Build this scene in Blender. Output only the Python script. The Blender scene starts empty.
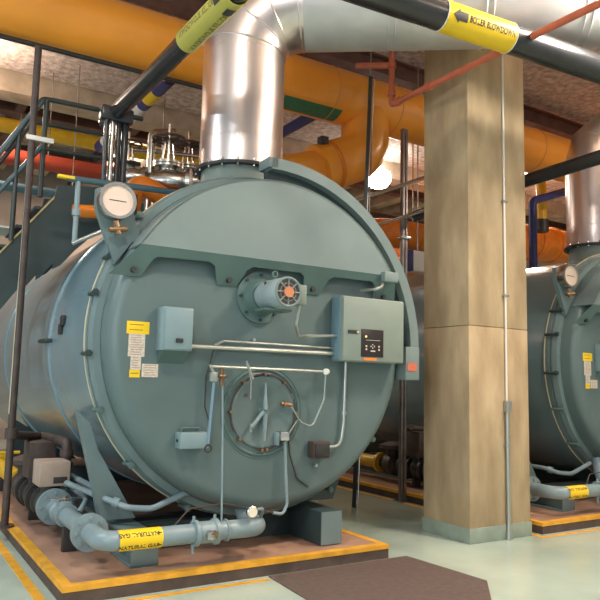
import bpy, bmesh, math, random
from mathutils import Vector, Matrix
random.seed(4)
sc = bpy.context.scene
COL = sc.collection
PI = math.pi
sin, cos, R = math.sin, math.cos, math.radians

# ------------------------------------------------------------------ camera
cam = bpy.data.cameras.new('camera'); camo = bpy.data.objects.new('camera', cam); COL.objects.link(camo)
cam.sensor_width = 36; cam.lens = 36 * 681.5 / 600; cam.clip_start = .05; cam.clip_end = 200
CR, CU, CF = (0.84837, -0.52888, 0.02349), (-0.08344, -0.08976, 0.99246), (0.52279, 0.84393, 0.12028)
camo.matrix_world = Matrix(((CR[0], CU[0], -CF[0], -3.02), (CR[1], CU[1], -CF[1], -5.30), (CR[2], CU[2], -CF[2], 1.57), (0, 0, 0, 1)))
sc.camera = camo

# ------------------------------------------------------------------ world, lights, exposure
def s2l(c): return tuple(((v/255)/12.92 if v/255 <= .04045 else ((v/255+.055)/1.055)**2.4) for v in c)
w = bpy.data.worlds.new('world'); sc.world = w; w.use_nodes = True
w.node_tree.nodes['Background'].inputs[0].default_value = (.86, .93, 1.0, 1); w.node_tree.nodes['Background'].inputs[1].default_value = .6
sc.view_settings.view_transform = 'Standard'; sc.view_settings.look = 'None'
sc.view_settings.exposure = 0.06; sc.view_settings.gamma = 1; sc.view_settings.use_curve_mapping = False
def area(name, loc, size, power, col, target=None, sy=None):
    l = bpy.data.lights.new(name, 'AREA'); l.shape = 'RECTANGLE' if sy else 'DISK'; l.size = size
    if sy: l.size_y = sy
    l.energy = power; l.color = col
    o = bpy.data.objects.new(name, l); COL.objects.link(o); o.location = loc
    d = (Vector(target) - Vector(loc)) if target else Vector((0, 0, -1))
    o.rotation_euler = d.to_track_quat('-Z', 'Y').to_euler(); return o
WARM = (1.0, .82, .66); COOL = (.80, .92, 1.0); NEUT = (1.0, .90, .80)
LAMPS = [((2.9, -2.2, 5.81), 300, WARM), ((-2.6, -3.2, 6.2), 170, NEUT), ((-6.0, 1.5, 5.6), 200, COOL), ((8.0, -1.5, 6.3), 220, WARM),
         ((-2.2, 5.4, 5.6), 110, WARM), ((9.4, 5.4, 6.1), 260, WARM), ((1.5, 10.5, 6.3), 220, WARM), ((-7, -5, 6.2), 150, COOL), ((4.2, -7.5, 6.3), 240, WARM)]
for i, (p, e, c) in enumerate(LAMPS):
    area('high_bay_light', (p[0], p[1], p[2]-.02), .55, e, c)
    area('ceiling_fill_light', (p[0], p[1], p[2]+.25), .9, e*.35, c, (p[0], p[1], 9))  # up-pointing fill added above each lamp to brighten the ceiling
pl = bpy.data.lights.new('high_bay_glow', 'POINT'); pl.energy = 230; pl.color = (1, .93, .84); pl.shadow_soft_size = .12
plo = bpy.data.objects.new('high_bay_glow', pl); COL.objects.link(plo); plo.location = (LAMPS[0][0][0], LAMPS[0][0][1], LAMPS[0][0][2]-.48)
area('cool_light_from_left', (-9.0, -6.0, 3.0), 5.0, 330, (.78, .90, 1.0), (0, 0, 2.0), 3.5)  # large unseen cool area light added at the left, no doors there

# ------------------------------------------------------------------ materials
MATS = {}
def mat(name, col, rough=.5, metal=0, noise=0, scale=6, bump=0, bscale=None, col2=None, stretch=None, spec=.5, coat=0, detail=4):
    if name in MATS: return MATS[name]
    m = bpy.data.materials.new(name); m.use_nodes = True; nt = m.node_tree; b = nt.nodes['Principled BSDF']
    c = s2l(col)
    b.inputs['Base Color'].default_value = (*c, 1); b.inputs['Roughness'].default_value = rough; b.inputs['Metallic'].default_value = metal
    b.inputs['Specular IOR Level'].default_value = spec; b.inputs['Coat Weight'].default_value = coat; b.inputs['Coat Roughness'].default_value = .12
    tc = nt.nodes.new('ShaderNodeTexCoord'); mp = nt.nodes.new('ShaderNodeMapping'); nt.links.new(tc.outputs['Object'], mp.inputs[0])
    if stretch: mp.inputs['Scale'].default_value = stretch
    if noise or col2:
        n = nt.nodes.new('ShaderNodeTexNoise'); n.inputs['Scale'].default_value = scale; n.inputs['Detail'].default_value = detail
        nt.links.new(mp.outputs[0], n.inputs['Vector'])
        r = nt.nodes.new('ShaderNodeValToRGB'); r.color_ramp.elements[0].position = .34; r.color_ramp.elements[1].position = .68
        c2 = s2l(col2) if col2 else tuple(v*(1-noise) for v in c)
        r.color_ramp.elements[0].color = (*c2, 1)
        r.color_ramp.elements[1].color = (*(c if col2 else tuple(min(1, v*(1+noise*.5)) for v in c)), 1)
        nt.links.new(n.outputs['Fac'], r.inputs[0]); nt.links.new(r.outputs[0], b.inputs['Base Color'])
    if bump:
        n2 = nt.nodes.new('ShaderNodeTexNoise'); n2.inputs['Scale'].default_value = bscale or scale*4; n2.inputs['Detail'].default_value = 5
        nt.links.new(mp.outputs[0], n2.inputs['Vector'])
        bp = nt.nodes.new('ShaderNodeBump'); bp.inputs['Strength'].default_value = bump; bp.inputs['Distance'].default_value = .03
        nt.links.new(n2.outputs['Fac'], bp.inputs['Height']); nt.links.new(bp.outputs[0], b.inputs['Normal'])
    MATS[name] = m; return m
def emis(name, col, st):
    m = mat(name, col); b = m.node_tree.nodes['Principled BSDF']
    b.inputs['Emission Color'].default_value = (*s2l(col), 1); b.inputs['Emission Strength'].default_value = st; return m
TEAL = mat('teal_paint', (104, 123, 123), .32, noise=.10, scale=3, bump=.02, bscale=30, coat=.15)
DOOR = mat('teal_door_paint', (90, 108, 107), .42, noise=.08, scale=2.2, bump=.03, bscale=14)
HOOD = mat('light_teal_paint', (116, 131, 129), .50, noise=.07, scale=2)
TEAL2 = mat('teal_tab_paint', (84, 108, 104), .5, noise=.08, scale=5)
TEALD = mat('dark_teal_paint', (48, 63, 63), .5, noise=.15, scale=4)
SHELL = mat('teal_shell_paint', (112, 138, 146), .24, noise=.12, scale=1.4, bump=.012, bscale=3, coat=.5)
BOXP = mat('grey_green_enclosure_paint', (130, 142, 133), .45, noise=.04)
BOXB = mat('pale_blue_enclosure_paint', (122, 144, 148), .45, noise=.04)
PIPEG = mat('blue_grey_pipe_paint', (128, 146, 150), .35, noise=.10, scale=9, bump=.04)
DARK = mat('dark_steel', (50, 48, 46), .5, noise=.3, scale=8)
BROWN = mat('brown_iron', (74, 60, 54), .55, noise=.3, scale=10)
BLACK = mat('black_jacket', (46, 47, 48), .26, noise=.15, scale=6)
RAIL = mat('dark_green_rail_paint', (50, 56, 53), .4, noise=.2)
BLUERAIL = mat('blue_teal_rail_paint', (72, 98, 106), .4, noise=.2)
STACK = mat('galvanised_duct', (228, 216, 212), .33, 1, noise=.12, scale=5, bump=.02, bscale=9, stretch=(1, 1, .15))
DUCT = mat('breeching_duct', (200, 200, 198), .5, .45, noise=.12, scale=2.5, bump=.03, bscale=6)
STEEL = mat('bright_steel', (200, 198, 192), .25, 1, noise=.15)
CONDUIT = mat('conduit', (176, 180, 174), .3, .8)
CREAM = mat('cream_and_highlight', (205, 195, 165), .6)  # lock colour, also painted as the seam and pole highlights
BRASS = mat('brass', (150, 120, 88), .4, .8)
COPPER = mat('copper_red_pipe', (196, 104, 76), .4, noise=.15, scale=8)
ORANGE = mat('orange_jacket', (250, 160, 52), .34, noise=.10, scale=1.3, bump=.03, bscale=3, coat=.2)
ORANGED = mat('orange_steel', (226, 124, 30), .4, noise=.15)
YELLOW = mat('yellow_pipe', (222, 178, 40), .4, noise=.12)
YLAB = mat('yellow_label', (240, 200, 30), .4, noise=.05)
GLAB = mat('lime_label', (180, 172, 82), .45, noise=.05)
WHITE = mat('white_paint', (225, 220, 212), .5)
PAPER = mat('paper_label', (214, 200, 184), .6, noise=.2, scale=60)
INK = mat('label_ink', (48, 42, 34), .6)
BROWNINK = mat('faded_label_ink', (150, 110, 40), .6)
REDP = mat('red_orange_pipe', (176, 66, 40), .6, noise=.15)
BLUEP = mat('blue_pipe', (52, 58, 118), .4, noise=.15)
GREENL = mat('green_label', (56, 122, 92), .5, noise=.2, scale=20)
BEAM = mat('brown_steel_beam', (112, 78, 66), .7, noise=.3, scale=4)
SPRAY = mat('sprayed_fireproofing', (232, 216, 206), .95, scale=9, col2=(176, 156, 142), bump=.8, bscale=22, detail=8)
CONC = mat('soffit_concrete', (200, 182, 158), .9, noise=.25, scale=3, bump=.3, bscale=12)
BEIGE = mat('actuator_beige', (170, 150, 134), .6, noise=.15)
MATM = mat('rubber_mat', (92, 76, 70), .8, noise=.15, scale=20, bump=.2, bscale=120)
PADT = mat('pad_top_paint', (184, 146, 122), .5, scale=1.8, col2=(150, 116, 98), bump=.05)
PADS = mat('pad_side', (84, 70, 62), .7, noise=.3)
STRIPE = mat('yellow_line_paint', (224, 164, 48), .5, noise=.2, scale=8)
MOTOR = mat('motor_grey', (150, 164, 166), .4, noise=.08)
BLK = mat('panel_black', (40, 34, 32), .35)

def floor_mat():
    m = mat('epoxy_floor', (186, 200, 186), .22, scale=.8, col2=(160, 178, 166), bump=.03, bscale=5, coat=.25, detail=6); return m
def column_mat():
    m = mat('board_formed_concrete', (188, 165, 130), .85, scale=1.7, col2=(156, 133, 101), stretch=(2.4, 2.4, .8), detail=12, bump=.25, bscale=14); return m

# ------------------------------------------------------------------ mesh builder
V = Vector
class MB:
    def __init__(s): s.v = []; s.f = []
    def add(s, vs, fs):
        n = len(s.v); s.v += [V(p) for p in vs]; s.f += [[n+i for i in f] for f in fs]; return s
    def box(s, a, b, bev=0):
        x0, y0, z0 = [min(a[i], b[i]) for i in range(3)]; x1, y1, z1 = [max(a[i], b[i]) for i in range(3)]
        if bev:
            bm = bmesh.new(); bmesh.ops.create_cube(bm, size=1)
            for v in bm.verts: v.co = V(((x0+x1)/2+v.co.x*(x1-x0), (y0+y1)/2+v.co.y*(y1-y0), (z0+z1)/2+v.co.z*(z1-z0)))
            bmesh.ops.bevel(bm, geom=bm.edges[:], offset=bev, segments=2, affect='EDGES', profile=.5)
            bm.verts.index_update(); s.add([v.co.copy() for v in bm.verts], [[v.index for v in f.verts] for f in bm.faces]); bm.free(); return s
        vs = [(x, y, z) for z in (z0, z1) for y in (y0, y1) for x in (x0, x1)]
        return s.add(vs, [(0, 2, 3, 1), (4, 5, 7, 6), (0, 1, 5, 4), (2, 6, 7, 3), (0, 4, 6, 2), (1, 3, 7, 5)])
    def tube(s, pts, r, seg=16, cap=True, rr=None):
        pts = [V(p) for p in pts]; n = len(pts); rings = []
        d0 = (pts[1]-pts[0]).normalized(); up = V((0, 0, 1)) if abs(d0.z) < .9 else V((1, 0, 0))
        u = d0.cross(up).normalized()
        for i, p in enumerate(pts):
            a = (pts[i]-pts[i-1]).normalized() if i else d0
            b = (pts[i+1]-pts[i]).normalized() if i < n-1 else a
            t = (a+b).normalized(); k = 1/max(.35, a.dot(t))
            u = (u-a*u.dot(a)).normalized(); w_ = a.cross(u)
            ring = []; rad = rr[i] if rr else r
            for j in range(seg):
                q = u*cos(2*PI*j/seg)*rad + w_*sin(2*PI*j/seg)*rad
                q = q - a*(q.dot(t)/max(.2, a.dot(t)))     # slide along the segment onto the mitre plane
                ring.append(p+q)
            rings.append(ring)
            u = (u - b*u.dot(b)).normalized() if i < n-1 else u
        vs = [q for r_ in rings for q in r_]; fs = []
        for i in range(n-1):
            for j in range(seg):
                k = (j+1) % seg; fs.append((i*seg+j, i*seg+k, (i+1)*seg+k, (i+1)*seg+j))
        if cap: fs.append(tuple(range(seg))[::-1]); fs.append(tuple((n-1)*seg+j for j in range(seg)))
        return s.add(vs, fs)
    def lathe(s, o, axis, prof, seg=48, cap=True):      # prof: (distance along axis, radius)
        o = V(o); a = V(axis).normalized(); up = V((0, 0, 1)) if abs(a.z) < .9 else V((1, 0, 0))
        u = a.cross(up).normalized(); w_ = a.cross(u); vs = []; fs = []
        for (t, r) in prof:
            for j in range(seg): vs.append(o+a*t+(u*cos(2*PI*j/seg)+w_*sin(2*PI*j/seg))*r)
        for i in range(len(prof)-1):
            for j in range(seg):
                k = (j+1) % seg; fs.append((i*seg+j, i*seg+k, (i+1)*seg+k, (i+1)*seg+j))
        if cap: fs.append(tuple(range(seg))[::-1]); fs.append(tuple((len(prof)-1)*seg+j for j in range(seg)))
        return s.add(vs, fs)
    def cyl(s, a, b, r, seg=20, r2=None):
        a, b = V(a), V(b); return s.lathe(a, b-a, [(0, r), ((b-a).length, r if r2 is None else r2)], seg)
    def prism(s, poly, ax, t0, t1):                     # poly in the two other axes
        def P(p, t): q = list(p); q.insert(ax, t); return q
        n = len(poly); vs = [P(p, t0) for p in poly]+[P(p, t1) for p in poly]
        return s.add(vs, [tuple(range(n)), tuple(range(n, 2*n))[::-1]]+[(i, (i+1) % n, n+(i+1) % n, n+i) for i in range(n)])
    def torus(s, o, axis, R_, r, a0=0, a1=360, seg=48, rs=10, ref=None):
        o = V(o); a = V(axis).normalized(); u = V(ref) if ref else a.orthogonal().normalized(); w_ = a.cross(u)
        m = max(2, int(seg*(a1-a0)/360)); full = (a1-a0) >= 360
        pts = []; vs = []; fs = []
        for i in range(m+(0 if full else 1)):
            t = R(a0+(a1-a0)*i/m); d = u*cos(t)+w_*sin(t)
            for j in range(rs): q = 2*PI*j/rs; vs.append(o+d*(R_+r*cos(q))+a*r*sin(q))
        M = m if full else m+1
        for i in range(m):
            i2 = (i+1) % M
            for j in range(rs): k = (j+1) % rs; fs.append((i*rs+j, i2*rs+j, i2*rs+k, i*rs+k))
        return s.add(vs, fs)
    def sweep_arc(s, o, prof, a0, a1, seg=48):          # prof polygon (radius, y) swept in the xz plane round o
        n = len(prof); vs = []; fs = []
        for i in range(seg+1):
            t = R(a0+(a1-a0)*i/seg)
            for (r, y) in prof: vs.append((o[0]+r*cos(t), o[1]+y, o[2]+r*sin(t)))
        for i in range(seg):
            for j in range(n): k = (j+1) % n; fs.append((i*n+j, i*n+k, (i+1)*n+k, (i+1)*n+j))
        fs.append(tuple(range(n))); fs.append(tuple(seg*n+j for j in range(n))[::-1]); return s.add(vs, fs)
    def build(s, name, m, parent=None, smooth=35, **k):
        off = V((0, 0, 0)); p = parent
        while p is not None: off += p.location; p = p.parent
        me = bpy.data.meshes.new(name); me.from_pydata([tuple(v-off) for v in s.v], [], s.f)
        bm = bmesh.new(); bm.from_mesh(me); bmesh.ops.recalc_face_normals(bm, faces=bm.faces[:]); bm.to_mesh(me); bm.free()
        me.materials.append(m)
        if smooth: me.shade_smooth(); me.set_sharp_from_angle(angle=R(smooth))
        o = bpy.data.objects.new(name, me); COL.objects.link(o); o.parent = parent
        for a, b in k.items(): o[a] = b
        return o
def thing(name, label, cat, loc=(0, 0, 0), group=None):
    o = bpy.data.objects.new(name, None); COL.objects.link(o); o.location = loc; o.empty_display_size = .2
    o['label'] = label; o['category'] = cat
    if group: o['group'] = group
    return o
def tag(o, label, cat, group=None):
    o['label'] = label; o['category'] = cat
    if group: o['group'] = group
    return o
def struct(mb, name, m, smooth=0): return mb.build(name, m, None, smooth, kind='structure')
def copy_tree(o, parent=None):
    c = o.copy(); COL.objects.link(c); c.parent = parent
    for ch in list(o.children): copy_tree(ch, c)
    return c
def fillet(pts, r, n=6):
    pts = [V(p) for p in pts]; out = [pts[0]]
    for i in range(1, len(pts)-1):
        a, p, b = pts[i-1], pts[i], pts[i+1]; d1 = (a-p); d2 = (b-p)
        ang = d1.angle(d2); k = min(r/math.tan(ang/2), d1.length*.49, d2.length*.49)
        s_, e = p+d1.normalized()*k, p+d2.normalized()*k
        for j in range(n+1):
            t = j/n; out.append(s_*(1-t)**2+p*2*t*(1-t)+e*t*t)
    out.append(pts[-1]); return out
def text_mesh(txt, size):
    cu = bpy.data.curves.new('lettering', 'FONT'); cu.body = txt; cu.size = size; cu.align_x = 'CENTER'; cu.align_y = 'CENTER'; cu.offset = size*.03
    o = bpy.data.objects.new('lettering', cu); COL.objects.link(o)
    dg = bpy.context.evaluated_depsgraph_get(); dg.update()
    me = bpy.data.meshes.new_from_object(o.evaluated_get(dg))
    vs = [v.co.copy() for v in me.vertices]; fs = [tuple(p.vertices) for p in me.polygons]
    bpy.data.objects.remove(o); bpy.data.curves.remove(cu); bpy.data.meshes.remove(me); return vs, fs
def wrap(vs, c, D, U, r):      # flat text onto a pipe: D runs along the pipe, U points to the text's middle
    c, D, U = V(c), V(D).normalized(), V(U).normalized(); N = D.cross(U)*-1; out = []
    for v in vs:
        t = v.y/r; out.append(c + D*v.x + (U*cos(t) - N*sin(t)*-1*-1)*r)
    return out
def bands(x0, x1, y0, y1, n=6):     # rectangle cut in strips so that it follows a pipe's curve
    vs = []; fs = []
    for j in range(n+1):
        y = y0+(y1-y0)*j/n; vs += [V((x0, y, 0)), V((x1, y, 0))]
    return vs, [(2*j, 2*j+1, 2*j+3, 2*j+2) for j in range(n)]
def arrow(tip, base, tail, hh, sh, n=8):
    vs = []; fs = []
    ys = [hh*(j/n) for j in range(-n, n+1)]
    for j in range(len(ys)-1):
        y0, y1 = ys[j], ys[j+1]; k = len(vs); e = tail if abs((y0+y1)/2) < sh else base
        vs += [V((tip+(base-tip)*abs(y0)/hh, y0, 0)), V((e, y0, 0)), V((e, y1, 0)), V((tip+(base-tip)*abs(y1)/hh, y1, 0))]; fs.append((k, k+1, k+2, k+3))
    return vs, fs
# ------------------------------------------------------------------ the room
struct(MB().box((-12, -12, -.2), (16, 14, 0)), 'floor', floor_mat())
struct(MB().box((-12, 13, 0), (16, 13.3, 8)), 'wall_back', mat('back_wall_paint', (176, 160, 148), .8, noise=.2, scale=1.5))
struct(MB().box((15.7, -12, 0), (16, 13, 8)), 'wall_right', mat('side_wall_paint', (186, 176, 160), .8, noise=.15, scale=1.5))
struct(MB().box((-12, -12, 7.2), (16, 14, 7.5)), 'ceiling', SPRAY)
struct(MB().box((-12, 4.3, 6.55), (16, 6.3, 7.2)), 'trim_1', SPRAY)          # dropped sprayed soffit
struct(MB().box((-12, -1.2, 6.75), (16, .9, 7.2)), 'trim_2', SPRAY)
m = MB()
for k in range(24): m.box((-9+k*1.0, 6.8, 6.75), (-8.62+k*1.0, 13, 7.2), .03)
struct(m, 'trim_3', CONC)                                                    # ribs of the slab
struct(MB().box((-12, 6.35, 6.2), (16, 6.8, 7.2)), 'trim_4', CONC)
def ibeam(y, z, h=.32, w_=.26, x0=-12, x1=16):
    m = MB().box((x0, y-w_/2, z), (x1, y+w_/2, z+.03)).box((x0, y-w_/2, z+h-.03), (x1, y+w_/2, z+h)).box((x0, y-.012, z+.03), (x1, y+.012, z+h-.03)); return m
for n, (y, z) in enumerate(((3.35, 6.72), (7.9, 6.4), (10.4, 6.3))): struct(ibeam(y, z), 'trim_%d' % (5+n), BEAM)
m = MB()
for k in range(3): m.box((-1.2+k*2.1, 7.05, 6.42), (-1.05+k*2.1, 12.8, 6.75))
struct(m, 'trim_8', BEAM)

# concrete column
col = thing('concrete_column', 'square board-formed concrete column standing between the two boilers', 'column', (2.585, .1, 0))
MB().box((2.2, -.22, 0), (3.11, .47, 2.205), .012).box((2.2, -.22, 2.207), (3.11, .47, 7.19), .012).build('shaft', column_mat(), col)
MB().box((2.192, -.228, 0), (3.118, .478, .15), .004).build('painted_base_band', mat('base_paint', (148, 160, 146), .5, noise=.15), col)
cd = thing('electrical_conduit', 'thin steel conduit running up the right face of the concrete column', 'conduit', (2.70, -.25, 0))
MB().tube([(2.735, -.246, .03), (2.735, -.246, 1.32)], .022).build('lower_pipe', CONDUIT, cd)
MB().tube([(2.735, -.240, 1.42), (2.735, -.240, 6.6)], .011).build('upper_pipe', WHITE, cd)
MB().box((2.70, -.275, 1.31), (2.775, -.221, 1.43), .006).build('junction_box', CONDUIT, cd)
for z in (.95, 2.55, 3.6): MB().box((2.70, -.268, z), (2.77, -.221, z+.02), .002).build('strap', CONDUIT, cd)
MB().cyl((2.735, -.246, .0), (2.735, -.246, .08), .032).build('floor_fitting', CONDUIT, cd)

# concrete pads with painted edges
def pad(x0, x1, y0, y1, label, fb=.10):
    t = thing('housekeeping_pad', label, 'concrete pad', (x0, y0, 0))
    MB().box((x0+.07, y0+.07, .0), (x1-.07, y1, .12)).build('pad_top', PADT, t)
    MB().box((x0, y0, 0), (x1, y0+.07, .119)).box((x0, y0+.07, 0), (x0+.07, y1, .119)).box((x1-.07, y0+.07, 0), (x1, y1, .119)).build('pad_edge', PADS, t)
    MB().box((x0-.004, y0-.004, .085), (x1+.004, y0+.075, .123)).box((x0-.004, y0+.075, .085), (x0+.075, y1, .123)).box((x1-.075, y0+.075, .085), (x1+.004, y1, .123)).build('edge_stripe', STRIPE, t)
    return t
pad(-1.78, 1.11, -.27, 8, 'low concrete pad with yellow edge stripe under the left boiler')
pad(3.27, 7.0, -.24, 8, 'low concrete pad with yellow edge stripe under the right boiler')
def fline(x0, x1, y0, y1, lab):
    g = .07
    tag(MB().box((x0-g-.07, y0-g-.05, 0), (x1, y0-g, .004)).box((x0-g-.07, y0-g, 0), (x0-g, y1, .004)).build('floor_stripe', STRIPE, None), lab, 'floor marking')
fline(-1.78, -.2, -.27, 8, 'yellow line painted on the floor round the left pad')
fline(3.27, 7.0, -.24, 8, 'yellow line painted on the floor round the right pad')
tag(MB().prism([(-.16, -.30), (1.30, -.30), (1.36, -1.22), (.98, -1.62), (-.25, -1.62)], 2, 0, .008).build('floor_mat', MATM), 'dark brown rubber mat on the floor before the left boiler', 'mat')

# ------------------------------------------------------------------ boiler
ZC = 1.93
B = thing('fire_tube_boiler', 'large teal boiler at left with complete round front door beside the column', 'boiler', (0, 0, .12), 'teal fire tube boilers')
C0 = (0, 0, ZC); Y = (0, 1, 0)
def at(a, r, y, cx=0): return (cx+r*cos(R(a)), y, ZC+r*sin(R(a)))
MB().lathe(C0, Y, [(.38, 1.53), (1.9, 1.53), (1.905, 1.545), (2.02, 1.545), (2.03, 1.53), (4.6, 1.53), (4.61, 1.545), (4.73, 1.545), (4.74, 1.53), (7.6, 1.53)], 96).build('shell', SHELL, B)
MB().lathe(C0, Y, [(.225, 1.487), (.235, 1.545), (.30, 1.565), (.305, 1.545), (.34, 1.545), (.345, 1.565), (.40, 1.565), (.405, 1.53)], 96, False).build('door_flange', TEAL, B)
MB().lathe(C0, Y, [(.398, 1.54), (.398, 1.572), (.412, 1.572), (.412, 1.54)], 96, False).build('seam_highlight', CREAM, B)  # light tan ring painted as the highlight along the door seam
prof = [(0, 0.001), (0, 1.36)]+[(.11-.11*cos(R(t)), 1.36+.12*sin(R(t))) for t in (15, 30, 45, 60, 75, 90)]+[(.235, 1.485)]
MB().lathe(C0, Y, prof, 96, False).build('front_door', DOOR, B)
for a in (140, 156, 168, 186, 203, 222, 245, 300, 325):
    MB().cyl(at(a, 1.583, .20), at(a, 1.583, .40), .018, 10).cyl(at(a, 1.583, .205), at(a, 1.583, .235), .03, 6).build('clamp_bolt', TEALD if a in (156, 168, 186) else TEAL2, B)
# hood over the top of the door
HZ = 1.87; HX = -.03; HR = 1.49; ztop = 2.63; xa = math.sqrt(HR**2-(ztop-HZ)**2)
a0 = math.degrees(math.atan2(ztop-HZ, xa)); arcp = [(HX+HR*cos(R(t)), HZ+HR*sin(R(t))) for t in [a0+(180-2*a0)*i/48 for i in range(49)]]
m = MB(); m.prism(arcp, 1, -.14, -.125)
hood = m.build('hood', HOOD, B)
MB().sweep_arc((HX, 0, HZ), [(HR+.002, -.14), (HR-.015, -.14), (HR-.015, .22), (HR+.002, .22)], a0, 180-a0).build('hood_rim', HOOD, hood)
def yz(z): return -.14+.13*(ztop-z)/(.25)
def strip(poly, name='tab'):
    vs = [(x, yz(z), z) for x, z in poly]+[(x, yz(z)+.012, z) for x, z in poly]; n = len(poly)
    return MB().add(vs, [tuple(range(n)), tuple(range(n, 2*n))[::-1]]+[(i, (i+1) % n, n+(i+1) % n, n+i) for i in range(n)])
tabs = [(-1.30, ztop), (-1.52, 2.385), (-1.26, 2.385), (-1.19, 2.52), (-1.15, 2.55), (-.70, 2.56), (-.64, 2.53), (-.585, 2.385), (-.40, 2.385), (-.335, 2.53), (-.28, 2.56), (.20, 2.56), (.25, 2.53), (.29, 2.385),
        (.46, 2.385), (.52, 2.53), (.58, 2.56), (1.02, 2.56), (1.06, 2.53), (1.10, 2.385), (1.37, 2.385), (1.28, ztop)]
strip(tabs).build('hood_lower_flange', TEAL2, hood)
for x in (-1.33, -.49, .37, 1.2): MB().cyl((x, yz(2.43)-.03, 2.43), (x, 0.02, 2.43), .022, 8).build('hood_bolt', DARK, hood)
# curved channel beside the door
ring = MB().sweep_arc(C0, [(1.575, -.03), (1.68, -.03), (1.68, .17), (1.665, .17), (1.665, .02), (1.645, .02), (1.645, -.005), (1.60, -.005), (1.60, .12), (1.575, .12)], -10, 93, 64).build('curved_channel', HOOD, B)
MB().sweep_arc(C0, [(1.682, .0), (1.69, .0), (1.69, .18), (1.682, .18)], -10, 93, 64).build('channel_edge', TEALD, ring)
MB().sweep_arc(C0, [(1.50, .06), (1.574, .06), (1.574, .14), (1.50, .14)], -10, 93, 64).build('channel_gap_shade', TEALD, ring)  # dark strip painted as the shade in the gap beside the hood
MB().box((1.46, -.09, 1.62), (1.64, .12, 1.95), .01).build('channel_end_box', HOOD, ring)
MB().box((1.48, -.096, 1.71), (1.60, -.089, 1.79)).build('warning_label', mat('red_label', (205, 110, 84), .5, noise=.2, scale=30), ring)
MB().box((-.12, -.03, 3.515), (-.02, .17, 3.61), .006).build('channel_bracket', HOOD, ring)
# grab handle right of hood
MB().tube(fillet([(.92, -.05, 2.47), (.98, -.2, 2.47), (1.06, -.2, 2.50), (1.12, -.14, 2.56)], .03), .014, 8).build('hook', CONDUIT, B)
MB().box((1.10, -.2, 2.56), (1.27, -.13, 2.66), .01).build('latch_block', HOOD, B)
# burner door rings
bc = (-.10, 0, 1.31)
MB().torus((bc[0], -.0, bc[2]), Y, .37, .014, seg=60, rs=8).torus((bc[0], 0, bc[2]), Y, .40, .006, seg=60, rs=6).build('burner_ring', TEAL2, B)
MB().lathe((bc[0], .0, bc[2]), (0, -1, 0), [(0, .31), (.02, .31), (.022, .29), (.012, .27), (.012, .001)], 48, False).build('burner_cover', DOOR, B)
MB().torus((bc[0], -.025, bc[2]), Y, .325, .007, 150, 330, seg=40, rs=6, ref=(1, 0, 0)).torus((bc[0], -.025, bc[2]), Y, .325, .007, -20, 100, seg=40, rs=6, ref=(1, 0, 0)).build('copper_tube', BROWN, B)
for a in (90, 52, 130, -2, 180, 225, 268, 276):
    MB().cyl((bc[0]+.325*cos(R(a)), 0, bc[2]+.325*sin(R(a))), (bc[0]+.325*cos(R(a)), -.05, bc[2]+.325*sin(R(a))), .014, 10).build('brass_fitting', BRASS, B)
MB().cyl((bc[0], 0, bc[2]), (bc[0], -.07, bc[2]), .055, 20, .04).build('sight_port', TEAL2, B)
MB().cyl((bc[0], -.06, bc[2]-.02), (bc[0]+.005, -.05, bc[2]-.25), .022, 10, .01).cyl((bc[0], -.06, bc[2]+.02), (bc[0], -.05, bc[2]+.25), .022, 10, .006).cyl((bc[0]-.02, -.06, bc[2]), (bc[0]-.14, -.07, bc[2]-.13), .018, 10, .014).build('port_handle', PIPEG, B)
MB().cyl((bc[0]-.14, -.06, bc[2]-.10), (bc[0]-.14, -.06, bc[2]-.17), .010, 8).build('clip', CONDUIT, B)
MB().box((-.22, -.012, 1.625), (-.03, -.002, 1.645)).build('nameplate', STEEL, B)
MB().cyl((-.27, 0, 1.45), (-.27, -.02, 1.45), .016, 10).build('plug', BROWN, B)
# blower motor
mx, mz = -.165, 2.31
mo = MB().lathe((mx, -.12, mz), (0, -1, 0), [(0, .10), (.01, .118), (.05, .13), (.33, .13), (.38, .128), (.385, .115), (.385, .112)], 32).build('blower_motor', MOTOR, B)
MB().lathe((mx, 0, mz), (0, -1, 0), [(0, .23), (.03, .23), (.03, .17), (.12, .14), (.12, .05)], 40).build('motor_flange', TEAL2, mo)
for a in range(0, 360, 45):
    MB().cyl((mx+.2*cos(R(a)), -.02, mz+.2*sin(R(a))), (mx+.2*cos(R(a)), -.05, mz+.2*sin(R(a))), .014, 6).build('motor_bolt', TEALD, mo)
g = MB().torus((mx, -.507, mz), Y, .118, .012, seg=32, rs=8).torus((mx, -.505, mz), Y, .075, .004, seg=28, rs=6)
for a in range(0, 180, 45): g.cyl((mx-.115*cos(R(a)), -.51, mz-.115*sin(R(a))), (mx+.115*cos(R(a)), -.51, mz+.115*sin(R(a))), .007, 6)
g.build('fan_grille', HOOD, mo)
MB().cyl((mx, -.495, mz), (mx, -.506, mz), .108, 32).build('fan', BROWN, mo)
MB().cyl((mx, -.50, mz), (mx, -.525, mz), .045, 20).build('fan_cap', mat('orange_cap', (205, 130, 90), .4), mo)
MB().torus((mx-.03, -.33, mz+.165), (0, 1, 0), .024, .008, seg=20, rs=8).cyl((mx-.03, -.33, mz+.12), (mx-.03, -.33, mz+.145), .012, 8).build('eye_bolt', TEAL2, mo)
MB().box((mx+.115, -.44, mz-.085), (mx+.225, -.29, mz+.085), .008).build('terminal_box', BOXP, mo)
MB().box((mx-.135, -.36, mz-.145), (mx-.12+.25, -.18, mz-.125), .004).build('motor_foot', TEAL2, mo)
for x in (-.05, .015): MB().box((mx+x-.06, -.30, mz+.0), (mx+x-.045, -.29, mz+.1)).build('motor_nameplate', DARK, mo) if x < 0 else None
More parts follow.
